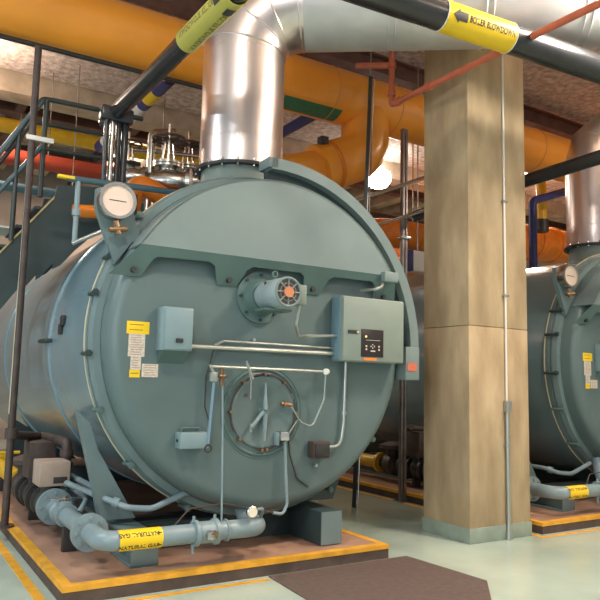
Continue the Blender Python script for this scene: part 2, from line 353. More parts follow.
MB().tube(fillet([(.04, -.36, 2.24), (.04, -.30, 2.06), (.12, -.22, 1.97), (.24, -.15, 1.985), (.64, -.1, 2.01)], .08), .014, 10).build('motor_cable', CONDUIT, B)
# control panel
cp = MB().box((.62, -.17, 1.775), (1.36, 0, 2.385), .012).build('control_panel', BOXP, B)
MB().box((.628, -.182, 1.785), (1.352, -.17, 2.375), .006).build('panel_door', BOXP, cp)
MB().box((.605, -.15, 1.79), (.622, -.02, 2.37), .002).build('panel_side', mat('panel_side_blue', (104, 134, 146), .45), cp)
sx0, sz0 = .835, 1.825
MB().box((sx0, -.190, sz0), (sx0+.26, -.181, sz0+.26), .002).build('display', BLK, cp)
m = MB()
for (x, z) in ((.055, .10), (.055, .07), (.205, .10), (.205, .07)): m.cyl((sx0+x, -.19, sz0+z), (sx0+x, -.193, sz0+z), .010, 10)
for (x, z) in ((.13, .115), (.13, .085), (.11, .10), (.15, .10)): m.cyl((sx0+x, -.19, sz0+z), (sx0+x, -.193, sz0+z), .007, 8)
m.box((sx0+.105, -.193, sz0+.05), (sx0+.16, -.19, sz0+.062)).box((sx0+.05, -.193, sz0+.155), (sx0+.22, -.19, sz0+.159)).build('buttons', PAPER, cp)
MB().cyl((sx0+.05, -.19, sz0+.19), (sx0+.05, -.194, sz0+.19), .010, 10).build('indicator_lamp', emis('amber_indicator', (255, 215, 120), 1.2), cp)
MB().box((sx0+.03, -.188, sz0-.034), (sx0+.18, -.182, sz0-.008)).build('orange_label', mat('orange_label_paint', (225, 130, 60), .5), cp)
MB().box((.68, -.188, 2.035), (.80, -.182, 2.068)).build('name_badge', DARK, cp)
MB().cyl((.79, -.182, 2.052), (.79, -.193, 2.052), .012, 8).build('key_lock', CREAM, cp)
# junction boxes
jb = MB().box((-1.10, -.14, 1.80), (-.84, 0, 2.15), .008).build('junction_box', BOXB, B)
MB().box((-1.085, -.152, 1.81), (-.845, -.14, 2.14), .006).build('box_cover', BOXB, jb)
MB().box((-.99, -.166, 1.865), (-.93, -.152, 1.90), .004).build('latch', DARK, jb)
MB().prism([(-.13, 1.80), (0, 1.80), (0, 1.70)], 0, -1.08, -.86).build('box_bracket', TEAL2, jb)
j2 = MB().box((-.90, -.12, 1.02), (-.65, 0, 1.15), .01).build('junction_box', BOXB, B)
MB().cyl((-.905, -.07, 1.085), (-.912, -.07, 1.085), .012, 8).build('knockout', DARK, j2)
MB().tube(fillet([(-.86, -.03, 1.15), (-.86, -.03, 1.18), (-.70, -.03, 1.18), (-.70, -.03, 1.15)], .02), .01, 8).build('box_handle', TEAL2, j2)
j3 = MB().box((.37, -.12, .90), (.55, -.01, 1.05), .014).build('ignition_box', BROWN, B)
MB().box((.385, -.132, .915), (.535, -.12, 1.035), .008).build('box_cover', DARK, j3)
MB().cyl((.45, -.02, .83), (.45, -.05, .83), .016, 10).build('plug', CONDUIT, B)
# warning labels on the door
def stick(x0, z0, x1, z1, m_, name='warning_label', lines=0, ink=None):
    o = MB().box((x0, -.0035, z0), (x1, .001, z1)).build(name, m_, B)
    if lines:
        t = MB()
        for k in range(lines):
            z = z1-(z1-z0)*(k+.7)/(lines+.4); t.box((x0+(x1-x0)*.12, -.0045, z), (x0+(x1-x0)*random.uniform(.7, .9), -.0034, z+.006))
        t.build('label_text', ink or BEIGE, o)
stick(-1.345, 1.925, -1.16, 2.025, YLAB, lines=2, ink=BROWNINK); stick(-1.325, 1.745, -1.19, 1.925, PAPER, lines=9)
stick(-1.30, 1.64, -1.215, 1.745, PAPER, lines=5); stick(-1.305, 1.58, -1.22, 1.64, YLAB, lines=1, ink=BROWNINK); stick(-1.205, 1.585, -1.07, 1.69, PAPER, lines=5)
# conduits and rods on the face
def rod(name, pts, r, m_, fr=.05, par=None): return MB().tube(fillet(pts, fr), r, 10).build(name, m_, par or B)
rod('conduit', [(-.84, -.06, 1.845), (.62, -.06, 1.845)], .020, CONDUIT)
rod('conduit', [(-.60, -.05, 1.865), (-.52, -.05, 1.905), (.62, -.05, 1.895)], .011, CONDUIT)
MB().cyl((-.22, 0, 1.93), (-.22, -.04, 1.93), .016, 10).build('plug', CONDUIT, B)
lk = rod('linkage_rod', [(-.67, -.12, 1.685), (.49, -.12, 1.675)], .013, CONDUIT)
MB().cyl((.47, -.14, 1.675), (.51, -.10, 1.675), .028, 12).build('rod_end', WHITE, lk)
rod('copper_line', [(.49, -.11, 1.66), (.49, -.09, 1.42), (.38, -.07, 1.17), (.26, -.06, 1.22), (.16, -.06, 1.36), (.12, -.04, 1.38)], .008, CONDUIT, .12)
MB().cyl((.10, 0, 1.38), (.10, -.07, 1.38), .022, 12).cyl((.06, -.05, 1.385), (.16, -.06, 1.37), .017, 10).build('brass_valve', BRASS, B)
rod('blue_linkage_rod', [(-.625, -.12, 1.60), (-.66, -.12, 1.06)], .012, mat('blue_rod', (112, 142, 160), .4))
MB().box((-.67, -.14, 1.56), (-.60, -.10, 1.64), .01).cyl((-.67, -.12, 1.70), (-.60, -.12, 1.58), .014, 8).build('linkage_arm', CONDUIT, B)
MB().torus((-.655, -.12, 1.02), Y, .028, .007, seg=18, rs=6).build('rod_ring', DARK, B)
rod('drain_line', [(-0.54, -.10, 1.56), (-0.53, -.12, 1.1), (-0.57, -.24, .45)], .008, PIPEG)
MB().cyl((-.55, -.10, 1.70), (-.55, -.10, 1.53), .018, 10).torus((-.55, -.10, 1.61), (0, 0, 1), .035, .012, seg=18, rs=8).build('cock', BRASS, B)
rod('spring_lever', [(-.33, -.12, 1.73), (-.28, -.12, 1.58), (-.28, -.12, 1.42)], .007, STEEL)
MB().cyl((-.34, -.13, 1.74), (-.27, -.13, 1.59), .013, 8).build('lever', CONDUIT, B)
pg = MB().box((.045, -.09, 1.06), (.135, 0, 1.14), .008).build('pressure_switch', STEEL, B)
MB().box((.02, -.06, 1.02), (.05, 0, 1.13), .004).build('switch_bracket', BOXB, pg)
rod('gas_tube', [(.11, -.05, 1.05), (.12, -.06, .80), (.13, -.08, .52), (.08, -.10, .44), (-.02, -.10, .46)], .014, PIPEG, .06)
rod('black_cable', [(.15, -.04, 1.12), (.17, -.03, .95), (.26, -.02, .72), (.38, -.02, .64)], .007, DARK, .1)
rod('capillary', [(.14, -.04, 1.10), (.25, -.04, 1.25)], .007, CONDUIT)
rod('conduit', [(.765, -.04, 1.78), (.75, -.04, 1.2), (.72, -.04, 1.0), (.55, -.04, .985)], .014, CONDUIT, .1)
MB().cyl((.752, -.04, 1.28), (.752, -.04, 1.31), .022, 10).build('coupling', CONDUIT, B)
rod('conduit', [(-.60, -.035, 1.84), (-.66, -.03, 1.6), (-.66, -.03, 1.35), (-.60, -.03, 1.2)], .006, DARK, .1)
# lifting lug marks on the shell
m = MB(); 
for (x, y, z) in ((-1.53, 1.33, 2.10), (-1.53, 1.39, 2.02)): m.box((-1.56, y-.04, z-.05), (-1.52, y+.04, z+.05), .01)
m.build('shell_slot', DARK, B)
lx = (-1.53, 1.97, 1.93)
MB().box((-1.60, lx[1]-.2, lx[2]-.018), (-1.52, lx[1]+.16, lx[2]+.018), .008).build('shell_lug', TEALD, B)
# pressure gauge on its bracket
gx, gy, gz = -1.45, .14, 3.0
gg = MB().prism([(-1.60, 3.10), (-1.47, 3.155), (-1.33, 3.10), (-1.255, 2.84), (-1.20, 2.72), (-1.28, 2.70), (-1.42, 2.50), (-1.51, 2.72), (-1.60, 2.95)], 1, .17, .23).build('gauge_bracket', TEAL, B)
MB().lathe((gx, .17, gz), (0, -1, 0), [(0, .15), (.10, .155), (.115, .15), (.115, .128), (.10, .125)], 40, False).build('gauge_case', STEEL, gg)
MB().cyl((gx, .075, gz), (gx, .07, gz), .127, 40).build('gauge_dial', mat('gauge_dial_face', (218, 196, 180), .5), gg)
MB().box((gx-.07, .066, gz-.004), (gx+.07, .070, gz+.001)).build('gauge_needle', DARK, gg)
MB().cyl((gx+.0, .10, gz-.16), (gx+.03, .10, gz-.27), .025, 10).cyl((gx-.05, .10, gz-.24), (gx+.09, .09, gz-.22), .022, 10).build('gauge_cock', BRASS, gg)
# legs and skid
def gusset(sx):
    p = [(-1.56, 1.29), (-1.46, 1.20), (-1.38, .98), (-1.03, .40), (-1.32, .40)]
    return MB().prism([(x*sx if sx > 0 else -x*.86, z) for x, z in p], 1, .48, .60)
sk = MB().box((-1.22, -.02, .33), (-1.0, 7, .36), .004).box((-1.22, -.02, .121), (-1.0, 7, .145), .004).box((-1.12, .0, .145), (-1.10, 7, .33)).box((-1.22, -.02, .12), (-1.0, 0.0, .36), .003).build('skid_beam', TEAL, B)
MB().box((.50, -.06, .125), (.73, 7, .42), .01).build('skid_beam', TEALD, B)
MB().box((.505, -.068, .13), (.725, -.06, .415)).build('beam_end_plate', TEAL, B)
MB().box((-1.0, .5, .12), (.5, .62, .34)).build('cross_beam', TEALD, B)
MB().box((-1.0, 4.5, .12), (.5, 4.62, .34)).build('cross_beam', TEALD, B)
gusset(1).build('saddle_leg', TEAL, B)
MB().prism([(.25, .46), (.55, .42), (1.0, .42), (1.24, .98), (1.05, .84), (.75, .62)], 1, .48, .60).build('saddle_leg', TEALD, B)
MB().prism([(.25, .46), (.55, .42), (1.0, .42), (1.24, .98), (1.05, .84), (.75, .62)], 1, 5.0, 5.12).build('saddle_leg', TEALD, B)
MB().prism([(-1.30, .98), (-.6, .55), (-.4, .40), (-1.25, .36)], 1, 5.0, 5.12).build('saddle_leg', TEALD, B)
MB().box((-.9, 1.0, .121), (.45, 1.1, .3)).build('cross_beam', DARK, B)
rod('drain_pipe', [(-1.42, 1.3, .60), (-1.29, .42, .575), (-1.16, .30, .52), (-.97, .26, .505), (-.67, .20, .635)], .026, PIPEG, .18)
MB().cyl((-1.25, .40, .56), (-1.21, .36, .545), .042, 14).build('pipe_union', PIPEG, B)
# steam collar under the stack
MB().lathe((.02, .83, 0), (0, 0, 1), [(3.30, .50), (3.46, .41), (3.68, .40)], 48, False).build('stack_collar', BOXP, B)
MB().lathe((.02, .83, 3.66), (0, 0, 1), [(0, .40), (0, .47), (.03, .47), (.03, .40)], 48, False).build('collar_flange', DARK, B)
for a in range(0, 360, 20): MB().cyl((.02+.45*cos(R(a)), .83+.45*sin(R(a)), 3.64), (.02+.45*cos(R(a)), .83+.45*sin(R(a)), 3.72), .013, 6).build('flange_bolt', STEEL, B)

B2 = copy_tree(B); B2.location = (5.86, .1, .12); B2['label'] = 'teal boiler at the right edge, half cut off by the picture frame behind the column'
for ch in B2.children:
    if ch.name.split('.')[0] in ('stack_collar', 'collar_flange', 'flange_bolt'): ch.location.x += .2
    if ch.name.split('.')[0] in ('drain_pipe', 'pipe_union'): ch.location.x += .3
    if ch.name.split('.')[0] in ('skid_beam', 'beam_end_plate', 'cross_beam', 'saddle_leg', 'drain_pipe', 'pipe_union'): ch.location.x -= .6

# ------------------------------------------------------------------ exhaust stacks with breeching
def stack(ox, oy, label, L=6.0):
    t = thing('exhaust_stack', label, 'exhaust duct', (ox, oy, 3.69), 'silver boiler exhaust stacks')
    r = .428; z0 = 3.692; zb = 4.93; zt = 5.47; d = V((.8, -.6, 0))
    MB().lathe((ox, oy, 0), (0, 0, 1), [(z0, r), (z0+.28, r), (z0+.285, r-.004), (zb, r-.004)], 64).build('riser', STACK, t)
    p = [V((ox, oy, zb))]; b = zt-zb
    for k in range(1, 5): a = R(90*k/4*1.0); p.append(V((ox, oy, zb))+V((0, 0, b*sin(a)))+d*(b*(1-cos(a))))
    pts = [V((ox, oy, zb-.02)), V((ox, oy, zb+.06))]+[V((ox, oy, zb+.06))+V((0, 0, (b-.06)*sin(R(a))))+d*(b*(1-cos(R(a)))) for a in (30, 60)]+[V((ox, oy, zt))+d*(b+.03), V((ox, oy, zt))+d*(b+.1)]
    MB().tube(pts, r-.002, 64).build('elbow', STACK, t)
    m = MB()
    for i in range(1, 5):
        a = (pts[i]-pts[i-1]).normalized(); bb = (pts[i+1]-pts[i]).normalized(); ax = (a+bb).normalized()
        m.torus(pts[i], ax, r+.004, .008, seg=56, rs=6)
    m.build('elbow_seams', STACK, t)
    s0 = V((ox, oy, zt))+d*(b+.1)
    MB().tube([s0, s0+d*L], r, 64).build('breeching', DUCT, t)
    m = MB()
    for k in range(1, 7):
        for e in (0, .07): m.torus(s0+d*(k*.95-.1+e), d, r+.003, .007, seg=56, rs=6)
    m.build('breeching_seams', DUCT, t)
    return t
stack(.02, .83, 'silver exhaust stack on the left boiler bending into a long overhead duct')
stack(6.08, .93, 'silver exhaust stack at the right edge above the right boiler', 5.0)

# ------------------------------------------------------------------ gas trains
def flange(m, c, ax, r, t=.03):
    c = V(c); a = V(ax).normalized(); m.cyl(c-a*t, c-a*.003, r, 28); m.cyl(c+a*.003, c+a*t, r, 28)
    u = a.orthogonal().normalized(); w_ = a.cross(u)
    for k in range(8):
        q = c+(u*cos(k*PI/4)+w_*sin(k*PI/4))*r*.78; m.cyl(q-a*(t+.02), q+a*(t+.02), .012, 6)
def gas_train():
    g = thing('gas_train', 'blue-grey gas pipe with valves rounding the left boiler pad corner', 'gas pipe', (-1.5, 0, .12), 'gas pipes round the boiler pads')
    z = .385; yy = -.22
    MB().tube(fillet([(-1.5, 1.45, z), (-1.5, yy, z), (-.18, yy, z), (-.18, .14, z), (-.18, .2, .70)], .17, 8), .074, 20).build('gas_pipe', PIPEG, g)
    m = MB(); flange(m, (-1.5, .16, z), Y, .142, .024); m.build('pipe_flange', PIPEG, g)
    m = MB(); flange(m, (-1.5, 1.36, z), Y, .16, .03); m.build('pipe_flange', PIPEG, g)
    # little valve between
    m = MB(); m.lathe((-1.5, .85, z), Y, [(0, .072), (.0, .10), (.04, .10), (.05, .085), (.22, .085), (.23, .10), (.27, .10), (.27, .072)], 24, False); m.box((-1.55, .9, z+.05), (-1.45, 1.08, z+.11), .02)
    cv = m.build('cock_valve', PIPEG, g)
    MB().box((-1.62, .97, z+.12), (-1.36, 1.01, z+.135), .006).build('valve_handle', STEEL, cv)
    MB().cyl((-1.5, .99, z+.09), (-1.5, .99, z+.15), .02, 8).build('valve_stem', BRASS, cv)
    # motorised valves
    def mvalve(y, box_m, h, wx, body_m, yl=.3):
        m = MB().lathe((-1.5, y, z), Y, [(0, .15), (.04, .15), (.05, .10), (yl/2, .14), (yl-.05, .10), (yl-.04, .15), (yl, .15)], 28)
        m.cyl((-1.5, y+yl/2, z), (-1.5, y+yl/2, z+.2), .09, 20)
        v = m.build('gas_valve', body_m, g)
        b = MB().box((-1.5-wx, y+yl/2-.16, z+.17), (-1.5+wx, y+yl/2+.16, z+.17+h), .015).build('actuator', box_m, v)
        MB().box((-1.5-wx*.1, y+yl/2-.165, z+.20), (-1.5+wx*.8, y+yl/2-.16, z+.20+h*.25), .004).build('actuator_window', DARK, b)
        return v
    mvalve(1.42, BEIGE, .23, .14, DARK)
    mvalve(2.0, BROWN, .36, .13, DARK)
    MB().tube([(-1.5, 1.7, z), (-1.5, 2.02, z)], .075).tube([(-1.5, 2.25, z), (-1.5, 2.98, z)], .075).build('gas_pipe', DARK, g)
    for y in (1.86, 2.42):
        m = MB(); flange(m, (-1.5, y, z), Y, .17, .03); m.build('pipe_flange', DARK, g)
    MB().lathe((-1.5, 2.6, z), Y, [(0, .08), (.05, .16), (.2, .16), (.25, .08)], 24).cyl((-1.5, 2.72, z), (-1.5, 2.72, z+.25), .10, 24).lathe((-1.5, 2.72, z+.22), (0, 0, 1), [(0, .1), (.02, .2), (.07, .2), (.12, .05)], 28).build('pressure_regulator', BROWN, g)
    # upright vent branches
    MB().tube(fillet([(-1.42, 2.5, z+.1), (-1.42, 2.5, .93), (-1.78, 1.98, .99)], .05), .045, 14).build('vent_branch', BROWN, g)
    MB().tube(fillet([(-1.34, 1.7, z+.35), (-1.34, 1.7, .93), (-1.42, 2.5, .93)], .05), .05, 14).build('vent_branch', BROWN, g)
    MB().cyl((-1.34, 1.7, .80), (-1.34, 1.7, .86), .065, 16).cyl((-1.34, 1.7, .68), (-1.34, 1.7, .74), .065, 16).build('vent_coupling', BROWN, g)
    yp = MB().tube([(-1.5, 2.98, z), (-1.5, 6.8, z)], .095, 20).build('yellow_gas_pipe', YELLOW, g)
    m = MB(); flange(m, (-1.5, 3.0, z), Y, .15, .03); m.build('pipe_flange', YELLOW, g)
    m = MB(); flange(m, (-1.5, 4.6, z), Y, .16, .03); m.build('pipe_flange', YELLOW, g)
    MB().cyl((-1.5, 3.9, z), (-1.5, 3.9, z+.24), .03, 12).cyl((-1.62, 3.9, z+.24), (-1.38, 3.9, z+.24), .02, 10).build('yellow_valve', YELLOW, yp)
    # label wrapped on the front run
    x0, x1 = -1.40, -1.07; r = .0752
    lb = MB().tube([(x0, yy, z), (x1, yy, z)], r, 32, False).build('pipe_label', YLAB, g)
    C_ = ((x0+x1)/2, yy, z)
    def on_pipe(vs, ang, flip=1, rr=.0762):
        out = []
        for v in vs:
            t = R(ang)+flip*v.y/rr; out.append((C_[0]+flip*v.x, yy-rr*cos(t), z+rr*sin(t)))
        return out
    for ang, flip in ((-34, 1), (38, -1)):
        vs, fs = text_mesh('NATURAL GAS', .046); n = len(vs)
        vs = [V((v.x-.018, v.y, 0)) for v in vs] if flip > 0 else [V((v.x+.018, v.y, 0)) for v in vs]
        m = MB().add(on_pipe(vs, ang, flip), fs)
        s_ = flip
        av, af = arrow(.120, .136, .155, .014, .006) if s_ > 0 else arrow(-.120, -.136, -.155, .014, .006)
        m.add(on_pipe(av, ang, flip), af); m.build('label_lettering', INK, lb, 0)
    # valve and gauge near the end
    vv = MB().lathe((-.80, yy, z), (1, 0, 0), [(0, .075), (0, .10), (.03, .10), (.04, .085), (.16, .085), (.17, .10), (.2, .10), (.2, .075)], 28, False).build('ball_valve', PIPEG, g)
    MB().cyl((-.70, yy-.06, z), (-.70, yy-.13, z), .035, 14).box((-.74, yy-.14, z-.03), (-.66, yy-.11, z+.03), .008).build('valve_body', STEEL, vv)
    MB().cyl((-.68, yy-.14, z+.02), (-.68, yy-.165, z+.02), .02, 8).build('valve_nut', BRASS, vv)
    MB().cyl((-.80, yy, z+.08), (-.80, yy, z+.13), .012, 8).cyl((-.62, yy, z+.08), (-.62, yy, z+.13), .012, 8).cyl((-.80, yy, z-.15), (-.80, yy, z-.08), .014, 8).build('test_cock', PIPEG, vv)
    MB().torus((-.52, yy, z), (1, 0, 0), .076, .012, seg=28, rs=8).build('pipe_collar', PIPEG, g)
    ga = MB().lathe((-.33, yy-.06, z+.14), (0, -1, 0), [(0, .045), (.03, .048), (.035, .042)], 24).build('small_gauge', STEEL, g)
    MB().cyl((-.33, yy-.096, z+.14), (-.33, yy-.098, z+.14), .04, 24).build('gauge_dial', mat('small_dial', (235, 225, 200), .5), ga)
    MB().tube(fillet([(-.31, yy-.03, z+.14), (-.20, yy-.03, z+.15), (-.18, yy+.05, z+.05)], .03), .014, 8).build('gauge_pipe', PIPEG, g)
    MB().tube(fillet([(-.95, yy+.05, z+.05), (-.80, yy+.1, z+.17), (-.5, yy+.1, z+.19), (-.02, -.10, .46)], .06), .006, 8).build('sensing_tube', BROWN, g)
    # pipe stands
    for y in (.75, 2.2, 4.2): MB().box((-1.56, y-.03, .12), (-1.44, y+.03, z-.07), .004).build('pipe_stand', DARK, g)
    # small bypass line beside the main
    MB().tube(fillet([(-1.30, 2.2, .50), (-1.30, 1.1, .50), (-1.34, .9, .50), (-1.42, .8, .42)], .05), .022, 10).build('bypass_pipe', PIPEG, g)
    MB().tube([(-1.30, 3.2, .62), (-1.27, .55, .60)], .028, 10).build('bypass_pipe', PIPEG, g)
    return g
G = gas_train()
G2 = copy_tree(G); G2.location = (3.72, .1, .12); G2['label'] = 'blue-grey gas pipe with yellow label on the right boiler pad behind the column'

# vent pole rising from the left gas train
vp = thing('vent_pole', 'tall thin dark pole standing in front of the ladder at far left', 'pole', (-1.82, 1.95, .12))
MB().tube([(-1.82, 1.95, .12), (-1.83, 1.95, 5.0)], .036, 14).build('pole', BROWN, vp)
MB().cyl((-1.82, 1.95, .96), (-1.82, 1.95, 1.06), .06, 16).build('pole_fitting', BROWN, vp)
MB().cyl((-1.82, 1.95, .12), (-1.82, 1.95, .14), .09, 16).build('pole_foot', BROWN, vp)
MB().box((-1.89, 1.90, 3.98), (-1.62, 1.93, 4.03), .005).build('pole_clamp', WHITE, vp)
MB().box((-1.860, 1.935, 1.2), (-1.854, 1.955, 3.9)).build('pole_highlight', CREAM, vp)  # thin cream strip painted as the pole's highlight
# ------------------------------------------------------------------ overhead pipes
def pipe(name, label, cat, pts, r, m_, fr=.1, seg=24, group=None, parts=()):
    t = thing(name, label, cat, pts[0], group)
    MB().tube(fillet(pts, fr, 8), r, seg).build('pipe', m_, t)
    return t
# big orange main with its tee
om = pipe('orange_main', 'very large orange insulated pipe crossing the whole ceiling behind the stack', 'pipe', [(-9, 2.5, 5.60), (12.5, 2.5, 5.80)], .385, ORANGE, seg=48)
MB().tube(fillet([(2.86, 2.5, 5.6), (2.86, 2.46, 4.92), (2.05, 2.52, 4.55)], .45, 12), .35, 40).build('branch_elbow', ORANGE, om)
MB().tube(fillet([(2.2, 2.51, 4.62), (1.0, 2.75, 4.22), (.7, 2.8, 3.45)], .3), .27, 40).build('branch_run', ORANGE, om)
MB().torus((2.26, 2.505, 4.64), (-.93, .07, -.4), .35, .03, seg=48, rs=8).build('branch_ring', ORANGED, om)
MB().box((1.98, 2.30, 4.86), (2.10, 2.42, 4.98), .01).build('branch_clip', DARK, om)
m = MB()
for x in (-3.9, -.2, 2.15, 3.3, 5.0, 6.5): m.torus((x, 2.5, 5.684+x*.0093), (1, 0, 0), .387, .006, seg=48, rs=6)
m.build('jacket_seams', mat('jacket_seam', (214, 150, 80), .4), om)
lb = MB()
for i in range(13):
    pass
n = 14; vs = []; fs = []
for i in range(n+1):
    t = R(-92+40*i/n)
    for x in (1.36, 2.30): vs.append((x, 2.5-.389*cos(t), 5.684+x*.0093+.389*sin(t)))
fs = [(2*i, 2*i+1, 2*i+3, 2*i+2) for i in range(n)]
MB().add(vs, fs).build('green_pipe_label', GREENL, om)
tag(MB().tube([(-9, 2.42, 5.17), (1.15, 2.42, 5.265)], .028, 10).build('tray_pipe', DARK), 'thin dark pipe tucked along the lower edge of the orange main', 'pipe')
# black pipes
D1 = V((0, 1, 0)); xb = -1.0
bp = thing('black_pipe', 'black insulated pipe running diagonally at upper left with lime label', 'pipe', (xb, 2.0, 4.42))
MB().tube([(xb, 2.25, 4.46), (xb, -5.5, 4.30)], .088, 28).build('pipe', BLACK, bp)
def bz(y): return 4.46-(2.25-y)*.16/7.75
ly0, ly1 = -1.05, -.14
lbp = MB().tube([(xb, ly0, bz(ly0)), (xb, ly1, bz(ly1))], .101, 32, False).torus((xb, ly0, bz(ly0)), D1, .10, .006, rs=6).torus((xb, ly1, bz(ly1)), D1, .10, .006, rs=6).build('lime_label_band', GLAB, bp)
def on_b(vs, ang, cy, flip=1, rr=.1025):
    # text runs along the pipe; ang 0 = facing -x, 90 = facing down
    out = []
    for v in vs:
        t = R(ang)+flip*v.y/rr; y = cy-flip*v.x; out.append((xb-rr*cos(t), y, bz(y)-rr*sin(t)))
    return out
for ang, flip in ((8, -1), (98, -1)):
    vs, fs = text_mesh('BOILER BLOWDOWN', .07)
    MB().add(on_b(vs, ang, ly1-.40, flip), fs).build('label_lettering', mat('olive_ink', (120, 110, 50), .6), lbp, 0)
    sq, sf = bands(-.05, .05, -.042, .042)
    MB().add(on_b(sq, ang, ly0+.13, flip), sf).build('label_arrow', DARK, lbp, 0)
for (x, y, r, m_) in ((-1.10, 1.85, .028, BLACK), (-1.03, 1.87, .028, STEEL), (-.955, 1.89, .03, BLACK), (-.88, 1.90, .040, BLACK)):
    MB().tube([(x, y, 3.47), (x, y, 4.50)], r, 12).build('drop_pipe', m_, bp)
MB().box((-1.17, 1.80, 4.34), (-.82, 1.95, 4.50), .02).build('drop_header', BLACK, bp)
b2 = thing('black_pipe', 'black insulated pipe slanting right of the column before the right stack', 'pipe', (3.7, 0, 4.15))
MB().tube([(3.7, 2.3, 4.10), (3.7, -5.0, 4.24)], .082, 28).build('pipe', BLACK, b2)
b3 = thing('black_pipe', 'thick black insulated pipe crossing before the column top with yellow label', 'pipe', (1.8, -1.0, 4.9))
P0, P1 = V((0.16, -1.00, 4.85)), V((3.22, -1.35, 4.76))
MB().tube([P0-(P1-P0)*.6, P1+(P1-P0)*.5], .135, 32).build('pipe', BLACK, b3)
dd = (P1-P0).normalized(); q0 = V((0.97, -1.11, 4.78)); q1 = V((1.74, -1.20, 4.76))
s0 = P0+dd*((q0-P0).dot(dd)); s1 = P0+dd*((q1-P0).dot(dd)); mid = (s0+s1)/2
l3 = MB().tube([s0, s1], .139, 36, False).build('yellow_label_band', YLAB, b3)
for q in (s0, s1): MB().torus(q, dd, .139, .005, rs=6).build('label_strap', WHITE, b3)
up0 = V((0, 0, 1)); back = dd.cross(up0).normalized(); upn = back.cross(dd).normalized()*1
if upn.z < 0: upn = -upn
front = -V((dd.cross(upn))).normalized()
if front.y > 0: front = -front
def on3(vs, ang, rr=.1415):
    out = []
    for v in vs:
        t = R(ang)+v.y/rr; out.append(mid+dd*v.x+(front*cos(t)+upn*sin(t))*rr)
    return out
hl = (s1-s0).length/2
vs, fs = text_mesh('BOILER BLOWDOWN', .082); wd = max(v.x for v in vs)-min(v.x for v in vs); sc_ = (hl*1.34)/wd
MB().add(on3([V((v.x*sc_+hl*.26, v.y, 0)) for v in vs], -16), fs).build('label_lettering', INK, l3, 0)
av, af = arrow(-hl*.88, -hl*.70, -hl*.47, .065, .04)
MB().add(on3(av, -16), af).build('label_arrow', DARK, l3, 0)
# copper sprinkler pipe
rp = thing('sprinkler_pipe', 'thin salmon red pipe slanting across the column top', 'pipe', (1.9, .6, 4.84))
MB().tube(fillet([(1.9, .70, 5.75), (1.9, .70, 4.845), (1.9, -4.5, 4.74)], .04), .035, 14).build('pipe', COPPER, rp)
for p, q in (((1.9, .70, 4.95), (1.9, .70, 5.02)), ((1.9, .62, 4.843), (1.9, .55, 4.842)), ((1.9, .1, 4.834), (1.9, .03, 4.833))): MB().cyl(p, q, .048, 14).build('pipe_fitting', COPPER, rp)
MB().cyl((1.9, .70, 5.30), (1.9, .70, 5.36), .055, 14).tube([(1.9, .70, 5.33), (1.55, .95, 5.33)], .035, 12).build('pipe_tee', COPPER, rp)
# hanger struts
t = thing('hanger_strut', 'dark teal upright strut in front of the orange branch pipe', 'support', (2.36, 1.95, 0))
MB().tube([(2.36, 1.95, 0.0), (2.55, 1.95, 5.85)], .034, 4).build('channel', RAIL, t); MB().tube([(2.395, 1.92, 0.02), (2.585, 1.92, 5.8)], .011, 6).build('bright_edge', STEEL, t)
MB().cyl((2.55, 1.95, 5.8), (2.55, 1.95, 7.2), .010, 8).build('threaded_rod', STEEL, t)
t = thing('support_post', 'twin steel upright post just left of the column', 'support', (3.22, 2.0, 0))
MB().box((3.16, 1.97, 0), (3.20, 2.03, 5.24), .004).box((3.215, 1.97, 0), (3.255, 2.03, 5.24), .004).build('channels', mat('aged_steel', (140, 132, 130), .35, .7, noise=.3, scale=5), t)
MB().box((3.15, 1.94, 3.62), (3.30, 2.06, 3.66), .004).box((3.12, 1.9, 0), (3.262, 2.1, .02)).build('cross_clamp', STEEL, t)
t = thing('cable_conduit', 'upper bright conduit passing behind the post left of the column', 'conduit', (3.0, 2.4, 4.33)); MB().tube([(3.0, 4.2, 4.36), (3.0, .6, 4.31)], .028, 10).build('pipe', STEEL, t)
t = thing('cable_conduit', 'lower bright conduit passing behind the post left of the column', 'conduit', (3.0, 2.4, 3.86)); MB().tube([(3.0, 4.2, 3.84), (3.0, .6, 3.88)], .018, 10).build('pipe', STEEL, t)
# pipes at the back
pipe('yellow_gas_main', 'long yellow pipe high at the back left behind the ladder', 'pipe', [(-6, 7, 5.83), (4.0, 7, 5.86), (4.0, 9.5, 5.86)], .13, YELLOW, .2)
pipe('red_fire_main', 'long red-orange pipe at the back left below the yellow one', 'pipe', [(-6, 6, 4.98), (4.5, 6, 5.04)], .13, REDP, .2)
t = pipe('grey_pipe', 'grey-teal pipe low at the back left behind the railing', 'pipe', [(-6, 5.5, 4.38), (2.2, 5.5, 4.40)], .07, BLUERAIL)
bs = thing('banded_pipe', 'white and blue pipe with yellow band slanting behind the black pipe', 'pipe', (0, 4, 5.55))
def bseg(y0, y1, m_, n, r=.10): MB().tube([(0, y0, 5.55), (0, y1, 5.55)], r, 20).build(n, m_, bs)
bseg(5.95, 6.3, BLUEP, 'blue_end'); bseg(4.05, 5.95, WHITE, 'white_section'); bseg(3.82, 4.05, BLUEP, 'blue_band', .104); bseg(3.45, 3.82, YLAB, 'yellow_band', .104); bseg(3.0, 3.45, BLUEP, 'blue_section')
bl = pipe('blue_pipe', 'dark blue pipe slanting beneath the orange main right of the stack', 'pipe', [(2.4, 6.5, 5.70), (2.4, 3.0, 5.66)], .085, BLUEP)
t = pipe('blue_upright_pipe', 'blue pipe rising and bending right just right of the column', 'pipe', [(7.17, 3.0, 2.4), (7.19, 3.0, 5.05), (8.6, 3.0, 5.55)], .075, BLUEP, .15)
